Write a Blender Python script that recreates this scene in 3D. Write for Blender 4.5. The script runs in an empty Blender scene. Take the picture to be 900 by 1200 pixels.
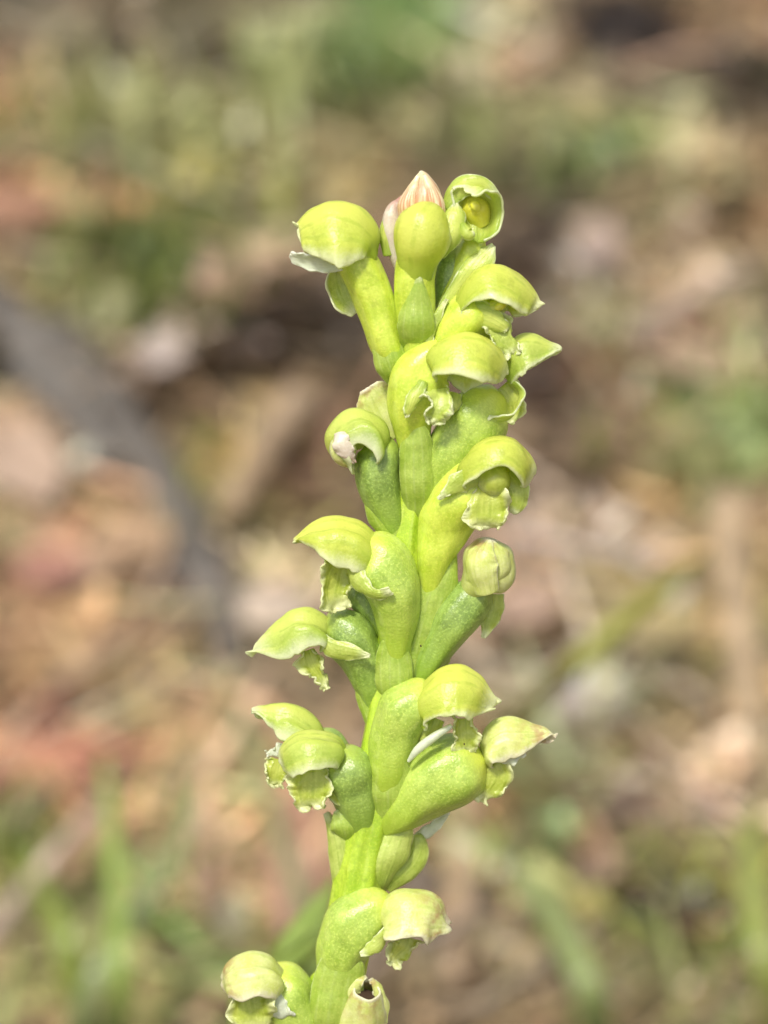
import bpy, math, random
import numpy as np
from mathutils import Vector, noise

random.seed(7)
rng = np.random.default_rng(7)
sc = bpy.context.scene
COL = sc.collection
rad = math.radians

# ------------------------------------------------------------------ camera
PITCH = rad(30)
CAMP = Vector((0, 0, 0.200))
FW = Vector((0, math.cos(PITCH), -math.sin(PITCH)))
UP = Vector((0, math.sin(PITCH), math.cos(PITCH)))
RT = Vector((1, 0, 0))
NV = -FW
FOC = 0.100                      # focus distance, metres
PX = 0.042 / 1200                # metres per photo pixel at the focus distance
cam = bpy.data.cameras.new('camera')
camo = bpy.data.objects.new('camera', cam)
COL.objects.link(camo)
camo.location = CAMP
camo.rotation_euler = (math.pi / 2 - PITCH, 0, 0)
cam.sensor_fit = 'VERTICAL'
cam.sensor_height = 24
cam.lens = 12 / 0.21
cam.clip_start = 0.002
cam.clip_end = 200
cam.dof.use_dof = True
cam.dof.focus_distance = FOC - 0.0008
cam.dof.aperture_fstop = cam.lens / 2.2
sc.camera = camo

# ------------------------------------------------------------------ light
SUN_EL, SUN_AZ = rad(66), rad(212)      # azimuth clockwise from +Y
w = bpy.data.worlds.new('World')
sc.world = w
w.use_nodes = True
wn = w.node_tree
wn.nodes.clear()
sky = wn.nodes.new('ShaderNodeTexSky')
sky.sky_type = 'NISHITA'
sky.sun_disc = False
sky.sun_elevation = SUN_EL
sky.sun_rotation = SUN_AZ
sky.dust_density = 3.0
hs = wn.nodes.new('ShaderNodeHueSaturation')
hs.inputs['Saturation'].default_value = 0.30     # thin high cloud
bg = wn.nodes.new('ShaderNodeBackground')
bg.inputs['Strength'].default_value = 0.145
wo = wn.nodes.new('ShaderNodeOutputWorld')
wn.links.new(sky.outputs[0], hs.inputs['Color'])
wn.links.new(hs.outputs[0], bg.inputs['Color'])
wn.links.new(bg.outputs[0], wo.inputs['Surface'])
sl = bpy.data.lights.new('sun', 'SUN')
sl.energy = 2.7
sl.angle = rad(10)
sl.color = (1.0, 0.95, 0.86)
so = bpy.data.objects.new('sun', sl)
COL.objects.link(so)
sd = Vector((math.sin(SUN_AZ) * math.cos(SUN_EL), math.cos(SUN_AZ) * math.cos(SUN_EL), math.sin(SUN_EL)))
so.rotation_euler = sd.to_track_quat('Z', 'Y').to_euler()
so.location = sd * 3
sc.view_settings.view_transform = 'Standard'
sc.view_settings.look = 'None'
sc.view_settings.exposure = 0.30
sc.view_settings.gamma = 1
sc.cycles.max_bounces = 10
sc.cycles.transmission_bounces = 6


# ------------------------------------------------------------------ helpers
def lin(c):
    return tuple(((v / 255) / 12.92 if v / 255 <= 0.04045 else ((v / 255 + 0.055) / 1.055) ** 2.4) for v in c)


def P(x, y, z=0.0):
    """photo pixel + depth (pixels towards the lens, measured from the leaning stem) -> world"""
    zz = z * PX + (600 - y) * PX * 0.13
    k = (FOC - zz) / FOC
    return CAMP + FW * (FOC - zz) + (RT * (x - 450) + UP * (600 - y)) * PX * k


def IV(v):
    return (RT * v[0] + UP * v[1] + NV * v[2]).normalized()


def G(px, py, h=0.0):
    d = FW + (RT * (px - 450) + UP * (600 - py)) * PX / FOC
    t = (CAMP.z - h) / -d.z
    return CAMP + d * t


def ginv(x, y):
    v = Vector((x, y, 0)) - CAMP
    f = v.dot(FW)
    if f <= 0.02:
        return None
    return 450 + v.dot(RT) / f * FOC / PX, 600 - v.dot(UP) / f * FOC / PX


def tag(o, label=None, cat=None, group=None, kind=None):
    if label: o['label'] = label
    if cat: o['category'] = cat
    if group: o['group'] = group
    if kind: o['kind'] = kind
    return o


def empty(name, loc, parent=None):
    o = bpy.data.objects.new(name, None)
    COL.objects.link(o)
    o.empty_display_size = 0.002
    if parent:
        o.parent = parent
        o.location = loc - wloc(parent)
    else:
        o.location = loc
    o['wl'] = tuple(loc)
    return o


def wloc(o):
    return Vector(o['wl'])


def meshobj(name, verts, faces, mat, parent=None, uvs=None, origin=None, smooth=True):
    org = Vector(origin) if origin is not None else Vector(verts[0])
    me = bpy.data.meshes.new(name)
    me.from_pydata([tuple(Vector(v) - org) for v in verts], [], faces)
    if uvs is not None:
        ul = me.uv_layers.new(name='UVMap')
        li = np.empty(len(me.loops), dtype=np.int32)
        me.loops.foreach_get('vertex_index', li)
        ul.data.foreach_set('uv', np.array(uvs, dtype=np.float32)[li].ravel())
    if smooth:
        me.polygons.foreach_set('use_smooth', [True] * len(me.polygons))
    me.materials.append(mat)
    o = bpy.data.objects.new(name, me)
    COL.objects.link(o)
    if parent is not None:
        o.parent = parent
        o.location = org - wloc(parent)
    else:
        o.location = org
    o['wl'] = tuple(org)
    return o


def spline(pts, n):
    p = np.array(pts, dtype=float)
    p = np.vstack([2 * p[0] - p[1], p, 2 * p[-1] - p[-2]])
    m = len(p) - 3
    out = []
    for i in range(n + 1):
        u = i / n * m
        k = min(int(u), m - 1)
        t = u - k
        a, b, c, d = p[k:k + 4]
        out.append(0.5 * (2 * b + (c - a) * t + (2 * a - 5 * b + 4 * c - d) * t * t + (3 * b - a - 3 * c + d) * t ** 3))
    return np.array(out)


def tangents(c):
    t = np.gradient(c, axis=0)
    return t / np.maximum(np.linalg.norm(t, axis=1, keepdims=True), 1e-12)


SEED = [0.0]


def tube(parent, name, pts, mat, ribs=0, rib=0.0, depth=1.0, lump=0.06, n=26, seg=22, conv=True, world=False, open_end=False, subdiv=1, twist=0.0):
    """pts: (x, y, z, r) in photo pixels (or world metres)"""
    q = spline(pts, n)
    r = np.maximum(q[:, 3], 0.02 * q[:, 3].max())
    if world:
        c = q[:, :3]
    else:
        c = np.array([P(*v[:3]) for v in q])
        r = r * PX
    T = tangents(c)
    SEED[0] += 7.3
    verts, uvs, faces = [], [], []
    ref = np.array(NV if not world else Vector((0, -1, 0.2)).normalized())
    B0 = None
    for i in range(n + 1):
        t = T[i]
        B = np.cross(t, ref)
        if np.linalg.norm(B) < 0.25 and B0 is not None:
            B = B0
        B = B - t * np.dot(B, t)
        B /= np.linalg.norm(B)
        B0 = B
        N = np.cross(B, t)
        for j in range(seg):
            a = 2 * math.pi * j / seg
            aa = a + twist * i / n
            rr = r[i] * (1 + rib * math.cos(ribs * aa) if ribs else r[i] / r[i])
            v = c[i] + (B * math.cos(a) + N * math.sin(a) * depth) * rr
            if lump:
                d = noise.noise(Vector((c[i] + (B * math.cos(a) + N * math.sin(a)) * r[i]) * 900 + Vector((SEED[0], 0, 0)) if False else Vector(v) * 700 + Vector((SEED[0], 0, 0))))
                d2 = noise.noise(Vector(v) * 2000 + Vector((SEED[0], 9, 0)))
                v = v + (B * math.cos(a) + N * math.sin(a)) * rr * (d * lump + d2 * lump * 0.15)
            verts.append(v)
            uvs.append((min(j, seg - j) / seg * 2 if False else j / seg, i / n))
    for i in range(n):
        for j in range(seg):
            k = (j + 1) % seg
            faces.append((i * seg + j, i * seg + k, (i + 1) * seg + k, (i + 1) * seg + j))
    faces.append(tuple(range(seg - 1, -1, -1)))
    if not open_end:
        faces.append(tuple(n * seg + j for j in range(seg)))
    o = meshobj(name, verts, faces, mat, parent, uvs, origin=c[0])
    if open_end:
        s = o.modifiers.new('s', 'SOLIDIFY'); s.thickness = 3 * PX; s.offset = -1
    if subdiv:
        m = o.modifiers.new('d', 'SUBSURF'); m.levels = subdiv; m.render_levels = subdiv
    return o


def sheet(parent, name, pts, mat, side=(0, 0, 1), hint=(0, 1, 0), a=1.5, ruf=0.0, rf=7.0, fray=0.0, thick=2.6, n=26, m=18, lump=1.0, keel=0.0, subdiv=1, drop=0.0, crease=0.0):
    """a petal-like shell. pts: (x, y, z, W, H) photo pixels: spine, half width along `side`, drop of the rim below the spine"""
    q = spline(pts, n)
    c = np.array([P(*v[:3]) for v in q])
    W = np.maximum(q[:, 3], 0.6) * PX
    H = np.maximum(q[:, 4], 0.3) * PX
    T = tangents(c)
    sv = np.array(IV(side)); hv = np.array(IV(hint))
    verts, uvs, faces = [], [], []
    SEED[0] += 5.1
    Bs, Ns = [], []
    for i in range(n + 1):
        B = sv - T[i] * np.dot(sv, T[i])
        B /= max(np.linalg.norm(B), 1e-9)
        Ns.append(np.cross(B, T[i])); Bs.append(B)
    mid = Ns[n // 2]
    sg = 1 if np.dot(mid, hv) >= 0 else -1
    sa = math.sin(a) if a < math.pi / 2 else 1.0
    Ds = []
    for i in range(n + 1):
        D = Ns[i] * sg * (1 - drop) + hv * drop
        Ds.append(D / max(np.linalg.norm(D), 1e-9) if drop else D)
    ca = 1 - math.cos(a) if a < math.pi / 2 else 1.0
    for i in range(n + 1):
        B, N = Bs[i], Ns[i] * sg
        tt = i / n
        for j in range(m + 1):
            s = j / m * 2 - 1
            x = W[i] * math.sin(a * s) / sa
            y = H[i] * (math.cos(a * s) - 1) / ca
            v = c[i] + B * x + Ds[i] * y
            e = abs(s) ** 3
            et = max(e, max(0, (tt - 0.75) / 0.25) ** 2 * 0.8)
            if ruf:
                am = ruf * PX * et
                sd_ = 3.1 if s > 0 else 8.7
                n1 = noise.noise(Vector((tt * rf * 1.6 + SEED[0], s * 1.5 + sd_, 3)))
                n2 = noise.noise(Vector((tt * rf * 1.2 + SEED[0] * 1.3, s * 1.2 + sd_, 7)))
                n3 = noise.noise(Vector((tt * rf * 3.7 + SEED[0], s * 2 + sd_, 11)))
                v = v + N * am * (n1 * 2.6 + n3 * 0.9) + B * (1 if s > 0 else -1) * am * (n2 * 1.8 + n3 * 0.6)
            if fray:
                nn = noise.noise(Vector((tt * 23 + SEED[0], s * 9, 9)))
                v = v + T[i] * fray * PX * et * nn * 1.5 + B * (1 if s > 0 else -1) * fray * PX * et * nn
            if lump:
                d = noise.noise(Vector(v) * 900 + Vector((0, SEED[0], 0)))
                d2 = noise.noise(Vector(v) * 2300 + Vector((0, SEED[0], 5)))
                v = v + N * (d * lump * 2.6 + d2 * lump * 1.1) * PX
            if crease:
                v = v + N * crease * PX * math.sin(math.pi * min(1, tt * 1.1)) * (math.cos(s * 9.5 + SEED[0]) * (0.5 + abs(s)) + 1.4 * noise.noise(Vector((s * 2.2, tt * 2.5, SEED[0]))))
            if keel:
                v = v + N * keel * PX * math.exp(-(s / 0.12) ** 2)
            verts.append(v)
            uvs.append((j / m, tt))
    for i in range(n):
        for j in range(m):
            k = i * (m + 1) + j
            faces.append((k, k + 1, k + m + 2, k + m + 1))
    o = meshobj(name, verts, faces, mat, parent, uvs, origin=c[0])
    s = o.modifiers.new('s', 'SOLIDIFY'); s.thickness = thick * PX; s.offset = 0
    if subdiv:
        d = o.modifiers.new('d', 'SUBSURF'); d.levels = subdiv; d.render_levels = subdiv
    return o


# ------------------------------------------------------------------ materials
def newmat(name):
    m = bpy.data.materials.new(name)
    m.use_nodes = True
    nt = m.node_tree
    nt.nodes.clear()
    return m, nt, nt.nodes, nt.links


def mathn(nt, op, a, b=None, c=None, clamp=False):
    n = nt.nodes.new('ShaderNodeMath'); n.operation = op; n.use_clamp = clamp
    for i, v in enumerate((a, b, c)):
        if v is None: continue
        if isinstance(v, (int, float)): n.inputs[i].default_value = v
        else: nt.links.new(v, n.inputs[i])
    return n.outputs[0]


def mixc(nt, f, a, b, mode='MIX'):
    n = nt.nodes.new('ShaderNodeMix'); n.data_type = 'RGBA'; n.blend_type = mode
    for s, v in ((n.inputs[0], f), (n.inputs[6], a), (n.inputs[7], b)):
        if isinstance(v, (int, float)): s.default_value = v
        elif isinstance(v, tuple): s.default_value = (*v[:3], 1)
        else: nt.links.new(v, s)
    return n.outputs[2]


def noisen(nt, vec, scale, detail=3, rough=0.55):
    n = nt.nodes.new('ShaderNodeTexNoise')
    n.inputs['Scale'].default_value = scale
    n.inputs['Detail'].default_value = detail
    n.inputs['Roughness'].default_value = rough
    nt.links.new(vec, n.inputs['Vector'])
    return n.outputs[0]


def ramp(nt, f, lo, hi):
    n = nt.nodes.new('ShaderNodeMapRange'); n.interpolation_type = 'SMOOTHSTEP'
    nt.links.new(f, n.inputs[0])
    n.inputs[1].default_value = lo; n.inputs[2].default_value = hi
    return n.outputs[0]


def flesh(name, c1, c2, vein=None, veins=0, margin=None, mw=0.8, blush=None, blush_lo=0.55, stripes=None, transl=0.25,
          sss=0.0, glow=None, tip=None, root=None, rough=0.28, bump=0.5, grain=9000, spark=0.5, base=None):
    """plant tissue: two pigments mixed by noise, veins, pale margin, pigment blush, cell grain"""
    m, nt, N, L = newmat(name)
    tc = N.new('ShaderNodeTexCoord')
    ob = tc.outputs['Object']
    sp = N.new('ShaderNodeSeparateXYZ')
    L.new(tc.outputs['UV'], sp.inputs[0])
    u, v = sp.outputs[0], sp.outputs[1]
    big = noisen(nt, ob, 900, 3)
    col = mixc(nt, ramp(nt, big, 0.32, 0.68), lin(c1), lin(c2))
    cells = noisen(nt, ob, 9500, 3, 0.65)
    cf = ramp(nt, cells, 0.46, 0.74)
    mp = N.new('ShaderNodeVectorMath'); mp.operation = 'MULTIPLY'
    L.new(tc.outputs['UV'], mp.inputs[0]); mp.inputs[1].default_value = (14, 1.6, 1)
    streak = noisen(nt, mp.outputs[0], 1.0, 3, 0.6)
    col = mixc(nt, mathn(nt, 'MULTIPLY', ramp(nt, streak, 0.45, 0.75), 0.45), col, lin(tuple(min(255, x * 1.06 + 14) for x in c2)))
    med = noisen(nt, ob, 2600, 3, 0.6)
    col = mixc(nt, mathn(nt, 'MULTIPLY', ramp(nt, med, 0.48, 0.75), 0.40), col, lin(tuple(x * 0.80 for x in c1)))
    col = mixc(nt, mathn(nt, 'MULTIPLY', cf, 0.45 * spark), col, lin(tuple(min(255, x * 1.25 + 22) for x in c2)))  # pale flecks painted in for glints on the papillae
    if base:
        col = mixc(nt, mathn(nt, 'MULTIPLY', ramp(nt, mathn(nt, 'SUBTRACT', 1.0, v), 0.45, 0.95), 0.75), col, lin(base))
    if glow:
        e0 = mathn(nt, 'ABSOLUTE', mathn(nt, 'SUBTRACT', mathn(nt, 'MULTIPLY', u, 2.0), 1.0))
        e0 = mathn(nt, 'ADD', e0, mathn(nt, 'MULTIPLY', mathn(nt, 'SUBTRACT', big, 0.5), 0.9))
        col = mixc(nt, mathn(nt, 'MULTIPLY', mathn(nt, 'SUBTRACT', 1.0, ramp(nt, e0, 0.25, 0.75)), 0.75), col, lin(glow))  # yellower middle zone, lightened so the hood seems to glow
    if tip:
        col = mixc(nt, mathn(nt, 'MULTIPLY', ramp(nt, v, 0.72, 0.97), 0.9), col, lin(tip))
    if root:
        col = mixc(nt, mathn(nt, 'MULTIPLY', ramp(nt, mathn(nt, 'SUBTRACT', 1.0, v), 0.55, 1.0), 0.7), col, lin(root))
    if veins:
        wv = mathn(nt, 'SINE', mathn(nt, 'MULTIPLY', mathn(nt, 'ADD', u, mathn(nt, 'MULTIPLY', big, 0.05)), veins * 6.283))
        vf = mathn(nt, 'MULTIPLY', ramp(nt, wv, 0.55, 1.0), ramp(nt, noisen(nt, ob, 1800, 2), 0.35, 0.6))
        col = mixc(nt, mathn(nt, 'MULTIPLY', vf, 0.40), col, lin(vein))
    if blush:
        bn = noisen(nt, ob, 1500, 3)
        col = mixc(nt, mathn(nt, 'MULTIPLY', mathn(nt, 'MULTIPLY', ramp(nt, bn, 0.42, 0.62), ramp(nt, v, blush_lo, 0.98)), 0.75), col, lin(blush))
    if stripes:
        mq = N.new('ShaderNodeVectorMath'); mq.operation = 'MULTIPLY'
        L.new(tc.outputs['UV'], mq.inputs[0]); mq.inputs[1].default_value = (16, 1.3, 1)
        wv = noisen(nt, mq.outputs[0], 1.0, 2, 0.5)
        col = mixc(nt, mathn(nt, 'MULTIPLY', ramp(nt, wv, 0.40, 0.58), mathn(nt, 'MULTIPLY', ramp(nt, mathn(nt, 'SUBTRACT', 1.0, v), 0.12, 0.5), 0.8)), col, lin(stripes))
    if margin:
        e = mathn(nt, 'ABSOLUTE', mathn(nt, 'SUBTRACT', mathn(nt, 'MULTIPLY', u, 2.0), 1.0))
        e = mathn(nt, 'MAXIMUM', e, mathn(nt, 'MULTIPLY', v, 1.0))
        e = mathn(nt, 'ADD', e, mathn(nt, 'MULTIPLY', mathn(nt, 'SUBTRACT', cells, 0.5), 0.12))
        col = mixc(nt, mathn(nt, 'MULTIPLY', ramp(nt, e, mw, 1.0), 0.85), col, lin(margin))
    pr = N.new('ShaderNodeBsdfPrincipled')
    L.new(col, pr.inputs['Base Color'])
    pr.inputs['Roughness'].default_value = rough
    pr.inputs['Specular IOR Level'].default_value = 0.6
    if sss:
        pr.inputs['Subsurface Weight'].default_value = sss
        pr.inputs['Subsurface Radius'].default_value = (0.8, 1.0, 0.25)
        pr.inputs['Subsurface Scale'].default_value = 0.00045
    bn = noisen(nt, ob, grain, 3, 0.6)
    bl = noisen(nt, ob, 1400, 3, 0.5)
    bs = mathn(nt, 'ADD', mathn(nt, 'MULTIPLY', bn, 0.45), mathn(nt, 'MULTIPLY', bl, 0.4))
    if veins:
        bs = mathn(nt, 'ADD', bs, mathn(nt, 'MULTIPLY', vf, 0.16))
    bu = N.new('ShaderNodeBump')
    bu.inputs['Strength'].default_value = bump
    bu.inputs['Distance'].default_value = 0.00010
    L.new(bs, bu.inputs['Height'])
    L.new(bu.outputs[0], pr.inputs['Normal'])
    out = N.new('ShaderNodeOutputMaterial')
    if transl:
        tr = N.new('ShaderNodeBsdfTranslucent')
        g = mixc(nt, 0.5, col, lin((225, 235, 90)))
        L.new(g, tr.inputs['Color'])
        L.new(bu.outputs[0], tr.inputs['Normal'])
        mx = N.new('ShaderNodeMixShader'); mx.inputs[0].default_value = transl
        L.new(pr.outputs[0], mx.inputs[1]); L.new(tr.outputs[0], mx.inputs[2])
        L.new(mx.outputs[0], out.inputs[0])
    else:
        L.new(pr.outputs[0], out.inputs[0])
    return m


PALE = (232, 236, 178)
M_STEM = flesh('stem_green', (152, 184, 40), (178, 202, 60), vein=(196, 214, 96), veins=9, transl=0.0, sss=0.2, bump=0.5)
M_OV = flesh('ovary_green', (148, 176, 62), (176, 198, 88), vein=(190, 206, 112), veins=3, transl=0.0, sss=0.2, bump=0.6, base=(166, 190, 56), tip=(206, 216, 84), spark=0.8)
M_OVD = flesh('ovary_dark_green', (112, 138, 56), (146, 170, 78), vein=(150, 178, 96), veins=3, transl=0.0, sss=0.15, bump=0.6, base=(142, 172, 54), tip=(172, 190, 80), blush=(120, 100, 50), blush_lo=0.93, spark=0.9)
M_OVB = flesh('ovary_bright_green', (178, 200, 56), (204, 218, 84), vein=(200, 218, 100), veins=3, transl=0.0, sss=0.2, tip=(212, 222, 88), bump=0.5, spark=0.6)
M_HOOD = flesh('hood_yellow_green', (194, 210, 72), (220, 228, 100), vein=(172, 196, 62), veins=7, root=(170, 198, 58), glow=(240, 241, 118), margin=(244, 246, 206), mw=0.80, transl=0.40, bump=0.5)
M_HOODG = flesh('hood_green', (174, 200, 76), (206, 220, 108), vein=(160, 188, 68), veins=7, root=(154, 186, 60), glow=(232, 238, 124), margin=(244, 246, 210), mw=0.76, transl=0.40, bump=0.5)
M_HOODP = flesh('hood_pale_blushed', (206, 216, 108), (224, 228, 150), vein=(180, 198, 90), veins=7, margin=(236, 230, 200), mw=0.86, blush=(178, 112, 92), blush_lo=0.45, transl=0.22, bump=0.45, rough=0.35)
M_PETAL = flesh('petal_green', (176, 196, 74), (204, 216, 112), vein=(160, 184, 64), veins=3, margin=(238, 240, 200), mw=0.72, transl=0.3)
M_LIP = flesh('lip_olive', (178, 194, 68), (206, 214, 100), vein=(150, 172, 50), veins=4, margin=(238, 240, 190), mw=0.62, transl=0.3, rough=0.25, spark=0.4)
M_WHITE = flesh('petal_white', (222, 230, 200), (232, 236, 214), margin=(240, 240, 228), mw=0.8, transl=0.35, rough=0.3)
M_BRACT = flesh('bract_green', (160, 188, 66), (184, 206, 92), vein=(196, 214, 120), veins=5, margin=(224, 232, 176), mw=0.86, transl=0.28, bump=0.5)
M_BRACTP = flesh('bract_pale', (180, 200, 84), (202, 216, 112), vein=(164, 190, 70), veins=5, margin=(228, 228, 180), mw=0.8, transl=0.3, bump=0.5)
M_BUD = flesh('bud_pink', (226, 200, 150), (236, 218, 176), stripes=(196, 128, 84), margin=(240, 232, 200), mw=0.9, transl=0.15, rough=0.35, bump=0.3)
M_PINK = flesh('petal_pinkish', (222, 204, 184), (226, 216, 190), blush=(170, 80, 70), blush_lo=0.3, transl=0.2, rough=0.35)
M_YEL = flesh('column_yellow', (226, 224, 50), (236, 232, 96), transl=0.15, rough=0.3)
M_LEAF = flesh('leaf_green', (132, 156, 66), (148, 168, 80), vein=(160, 176, 96), veins=7, transl=0.25, bump=0.4)
m_, nt_, N_, L_ = newmat('dark_grain_hole_shade')
pr_ = N_.new('ShaderNodeBsdfPrincipled'); pr_.inputs['Base Color'].default_value = (*lin((62, 44, 26)), 1); pr_.inputs['Roughness'].default_value = 0.8
ou_ = N_.new('ShaderNodeOutputMaterial'); L_.new(pr_.outputs[0], ou_.inputs[0]); M_DARK = m_

# ------------------------------------------------------------------ background colours, the shade of dark hollows painted in as dark litter (photo px, sRGB)
F = [  # x, y, rx, ry, angle, colour
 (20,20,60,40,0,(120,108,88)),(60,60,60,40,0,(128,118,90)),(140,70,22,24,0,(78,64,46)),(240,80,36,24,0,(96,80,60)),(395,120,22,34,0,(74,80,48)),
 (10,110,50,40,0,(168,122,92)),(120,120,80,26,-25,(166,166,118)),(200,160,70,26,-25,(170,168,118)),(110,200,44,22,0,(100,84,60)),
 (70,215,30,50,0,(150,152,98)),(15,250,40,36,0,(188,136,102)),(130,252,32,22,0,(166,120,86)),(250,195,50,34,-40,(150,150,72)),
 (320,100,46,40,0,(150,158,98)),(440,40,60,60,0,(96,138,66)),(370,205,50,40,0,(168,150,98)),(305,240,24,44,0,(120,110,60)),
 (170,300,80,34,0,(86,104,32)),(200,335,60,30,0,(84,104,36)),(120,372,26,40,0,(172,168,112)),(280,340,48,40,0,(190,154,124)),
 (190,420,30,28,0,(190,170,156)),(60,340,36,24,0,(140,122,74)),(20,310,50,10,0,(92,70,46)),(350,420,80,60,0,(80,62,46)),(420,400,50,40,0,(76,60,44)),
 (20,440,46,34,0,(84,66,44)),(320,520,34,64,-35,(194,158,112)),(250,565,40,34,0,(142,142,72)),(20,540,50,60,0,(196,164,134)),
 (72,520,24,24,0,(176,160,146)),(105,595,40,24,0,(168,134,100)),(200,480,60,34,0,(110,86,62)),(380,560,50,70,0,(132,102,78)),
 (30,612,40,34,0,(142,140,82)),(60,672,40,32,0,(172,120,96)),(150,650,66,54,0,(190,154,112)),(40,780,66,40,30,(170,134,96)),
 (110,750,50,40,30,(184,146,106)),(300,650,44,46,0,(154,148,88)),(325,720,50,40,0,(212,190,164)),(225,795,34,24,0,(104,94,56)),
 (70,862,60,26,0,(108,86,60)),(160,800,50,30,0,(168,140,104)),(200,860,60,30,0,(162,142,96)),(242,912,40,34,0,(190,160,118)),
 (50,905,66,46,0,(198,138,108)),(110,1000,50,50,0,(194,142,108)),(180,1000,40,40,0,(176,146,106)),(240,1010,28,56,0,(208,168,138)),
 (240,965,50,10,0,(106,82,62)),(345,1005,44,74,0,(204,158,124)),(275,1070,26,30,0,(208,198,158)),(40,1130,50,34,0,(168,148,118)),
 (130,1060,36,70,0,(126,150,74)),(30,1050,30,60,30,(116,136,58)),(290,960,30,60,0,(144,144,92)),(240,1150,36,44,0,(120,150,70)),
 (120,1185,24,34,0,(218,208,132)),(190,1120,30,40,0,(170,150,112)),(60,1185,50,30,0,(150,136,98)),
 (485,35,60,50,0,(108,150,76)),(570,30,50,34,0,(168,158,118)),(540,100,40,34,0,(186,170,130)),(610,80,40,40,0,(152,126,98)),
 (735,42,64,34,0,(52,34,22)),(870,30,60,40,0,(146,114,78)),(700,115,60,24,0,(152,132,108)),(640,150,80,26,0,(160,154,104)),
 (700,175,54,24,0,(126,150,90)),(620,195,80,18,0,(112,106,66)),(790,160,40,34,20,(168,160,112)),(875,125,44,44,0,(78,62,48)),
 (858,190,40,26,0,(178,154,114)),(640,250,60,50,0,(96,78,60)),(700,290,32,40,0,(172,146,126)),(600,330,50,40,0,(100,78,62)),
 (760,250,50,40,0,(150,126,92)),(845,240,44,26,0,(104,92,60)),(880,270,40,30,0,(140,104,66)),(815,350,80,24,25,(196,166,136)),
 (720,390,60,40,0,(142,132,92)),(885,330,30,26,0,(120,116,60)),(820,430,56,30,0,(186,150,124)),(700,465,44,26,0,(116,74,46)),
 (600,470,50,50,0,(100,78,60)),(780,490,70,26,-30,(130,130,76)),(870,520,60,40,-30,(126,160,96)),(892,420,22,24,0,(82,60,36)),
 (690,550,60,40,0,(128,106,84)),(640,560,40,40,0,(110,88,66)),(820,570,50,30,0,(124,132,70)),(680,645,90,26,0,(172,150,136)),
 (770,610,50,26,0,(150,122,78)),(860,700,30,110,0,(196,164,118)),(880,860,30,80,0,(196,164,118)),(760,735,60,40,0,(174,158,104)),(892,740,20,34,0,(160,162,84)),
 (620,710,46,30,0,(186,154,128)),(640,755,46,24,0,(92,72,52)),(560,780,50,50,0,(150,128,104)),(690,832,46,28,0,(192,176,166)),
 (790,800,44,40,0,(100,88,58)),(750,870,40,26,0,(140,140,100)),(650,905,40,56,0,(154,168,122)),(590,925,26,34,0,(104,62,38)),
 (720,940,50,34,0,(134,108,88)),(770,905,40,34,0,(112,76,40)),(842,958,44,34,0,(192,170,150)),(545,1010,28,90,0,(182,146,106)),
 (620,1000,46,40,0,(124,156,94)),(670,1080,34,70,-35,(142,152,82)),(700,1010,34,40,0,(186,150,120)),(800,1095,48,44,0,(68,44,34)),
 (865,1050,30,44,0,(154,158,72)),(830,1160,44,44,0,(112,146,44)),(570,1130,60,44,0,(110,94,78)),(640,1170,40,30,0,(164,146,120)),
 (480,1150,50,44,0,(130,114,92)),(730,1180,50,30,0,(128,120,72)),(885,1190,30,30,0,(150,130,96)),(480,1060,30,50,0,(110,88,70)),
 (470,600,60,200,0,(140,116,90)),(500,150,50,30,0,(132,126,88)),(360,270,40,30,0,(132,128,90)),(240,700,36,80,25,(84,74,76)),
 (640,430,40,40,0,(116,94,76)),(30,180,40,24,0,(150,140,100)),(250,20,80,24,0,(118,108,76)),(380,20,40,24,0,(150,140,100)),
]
FA = np.array([(f[0], f[1], f[2], f[3], rad(f[4])) for f in F])
FC = np.array([f[5] for f in F], dtype=float)
BASE = np.array((142, 118, 88.0))
PAL = np.array([(142,118,88),(180,146,110),(92,72,52),(130,134,78),(168,124,92),(150,140,100),(110,100,60)], dtype=float)


def field(px, py, x, y):
    inside = -60 < px < 960 and -60 < py < 1260
    k = noise.noise(Vector((x * 22, y * 16, 1))) * 0.5 + 0.5
    k2 = noise.noise(Vector((x * 40, y * 30, 5)))
    c0 = PAL[int(min(0.999, max(0, (k - 0.15) / 0.7)) * len(PAL))] * (1 + 0.25 * k2)
    if not inside:
        return c0
    dx, dy = px - FA[:, 0], -(py - FA[:, 1])
    ca, sa = np.cos(FA[:, 4]), np.sin(FA[:, 4])
    u = (dx * ca + dy * sa) / FA[:, 2]
    v = (-dx * sa + dy * ca) / FA[:, 3]
    wt = np.exp(-(u * u + v * v) * 1.1)
    wt = wt ** 1.5
    b = 0.04
    return (FC * wt[:, None]).sum(0) / (wt.sum() + b) + BASE * b / (wt.sum() + b)


# ------------------------------------------------------------------ ground
def gh(x, y):
    return 0.004 * noise.noise(Vector((x * 14, y * 14, 0))) + 0.0015 * noise.noise(Vector((x * 60, y * 60, 2)))


def graded(n, near, far):
    s = np.linspace(-1, 1, n)
    k = math.log(far / near) if False else 6.0
    return np.sinh(s * k) / math.sinh(k) * far


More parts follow.
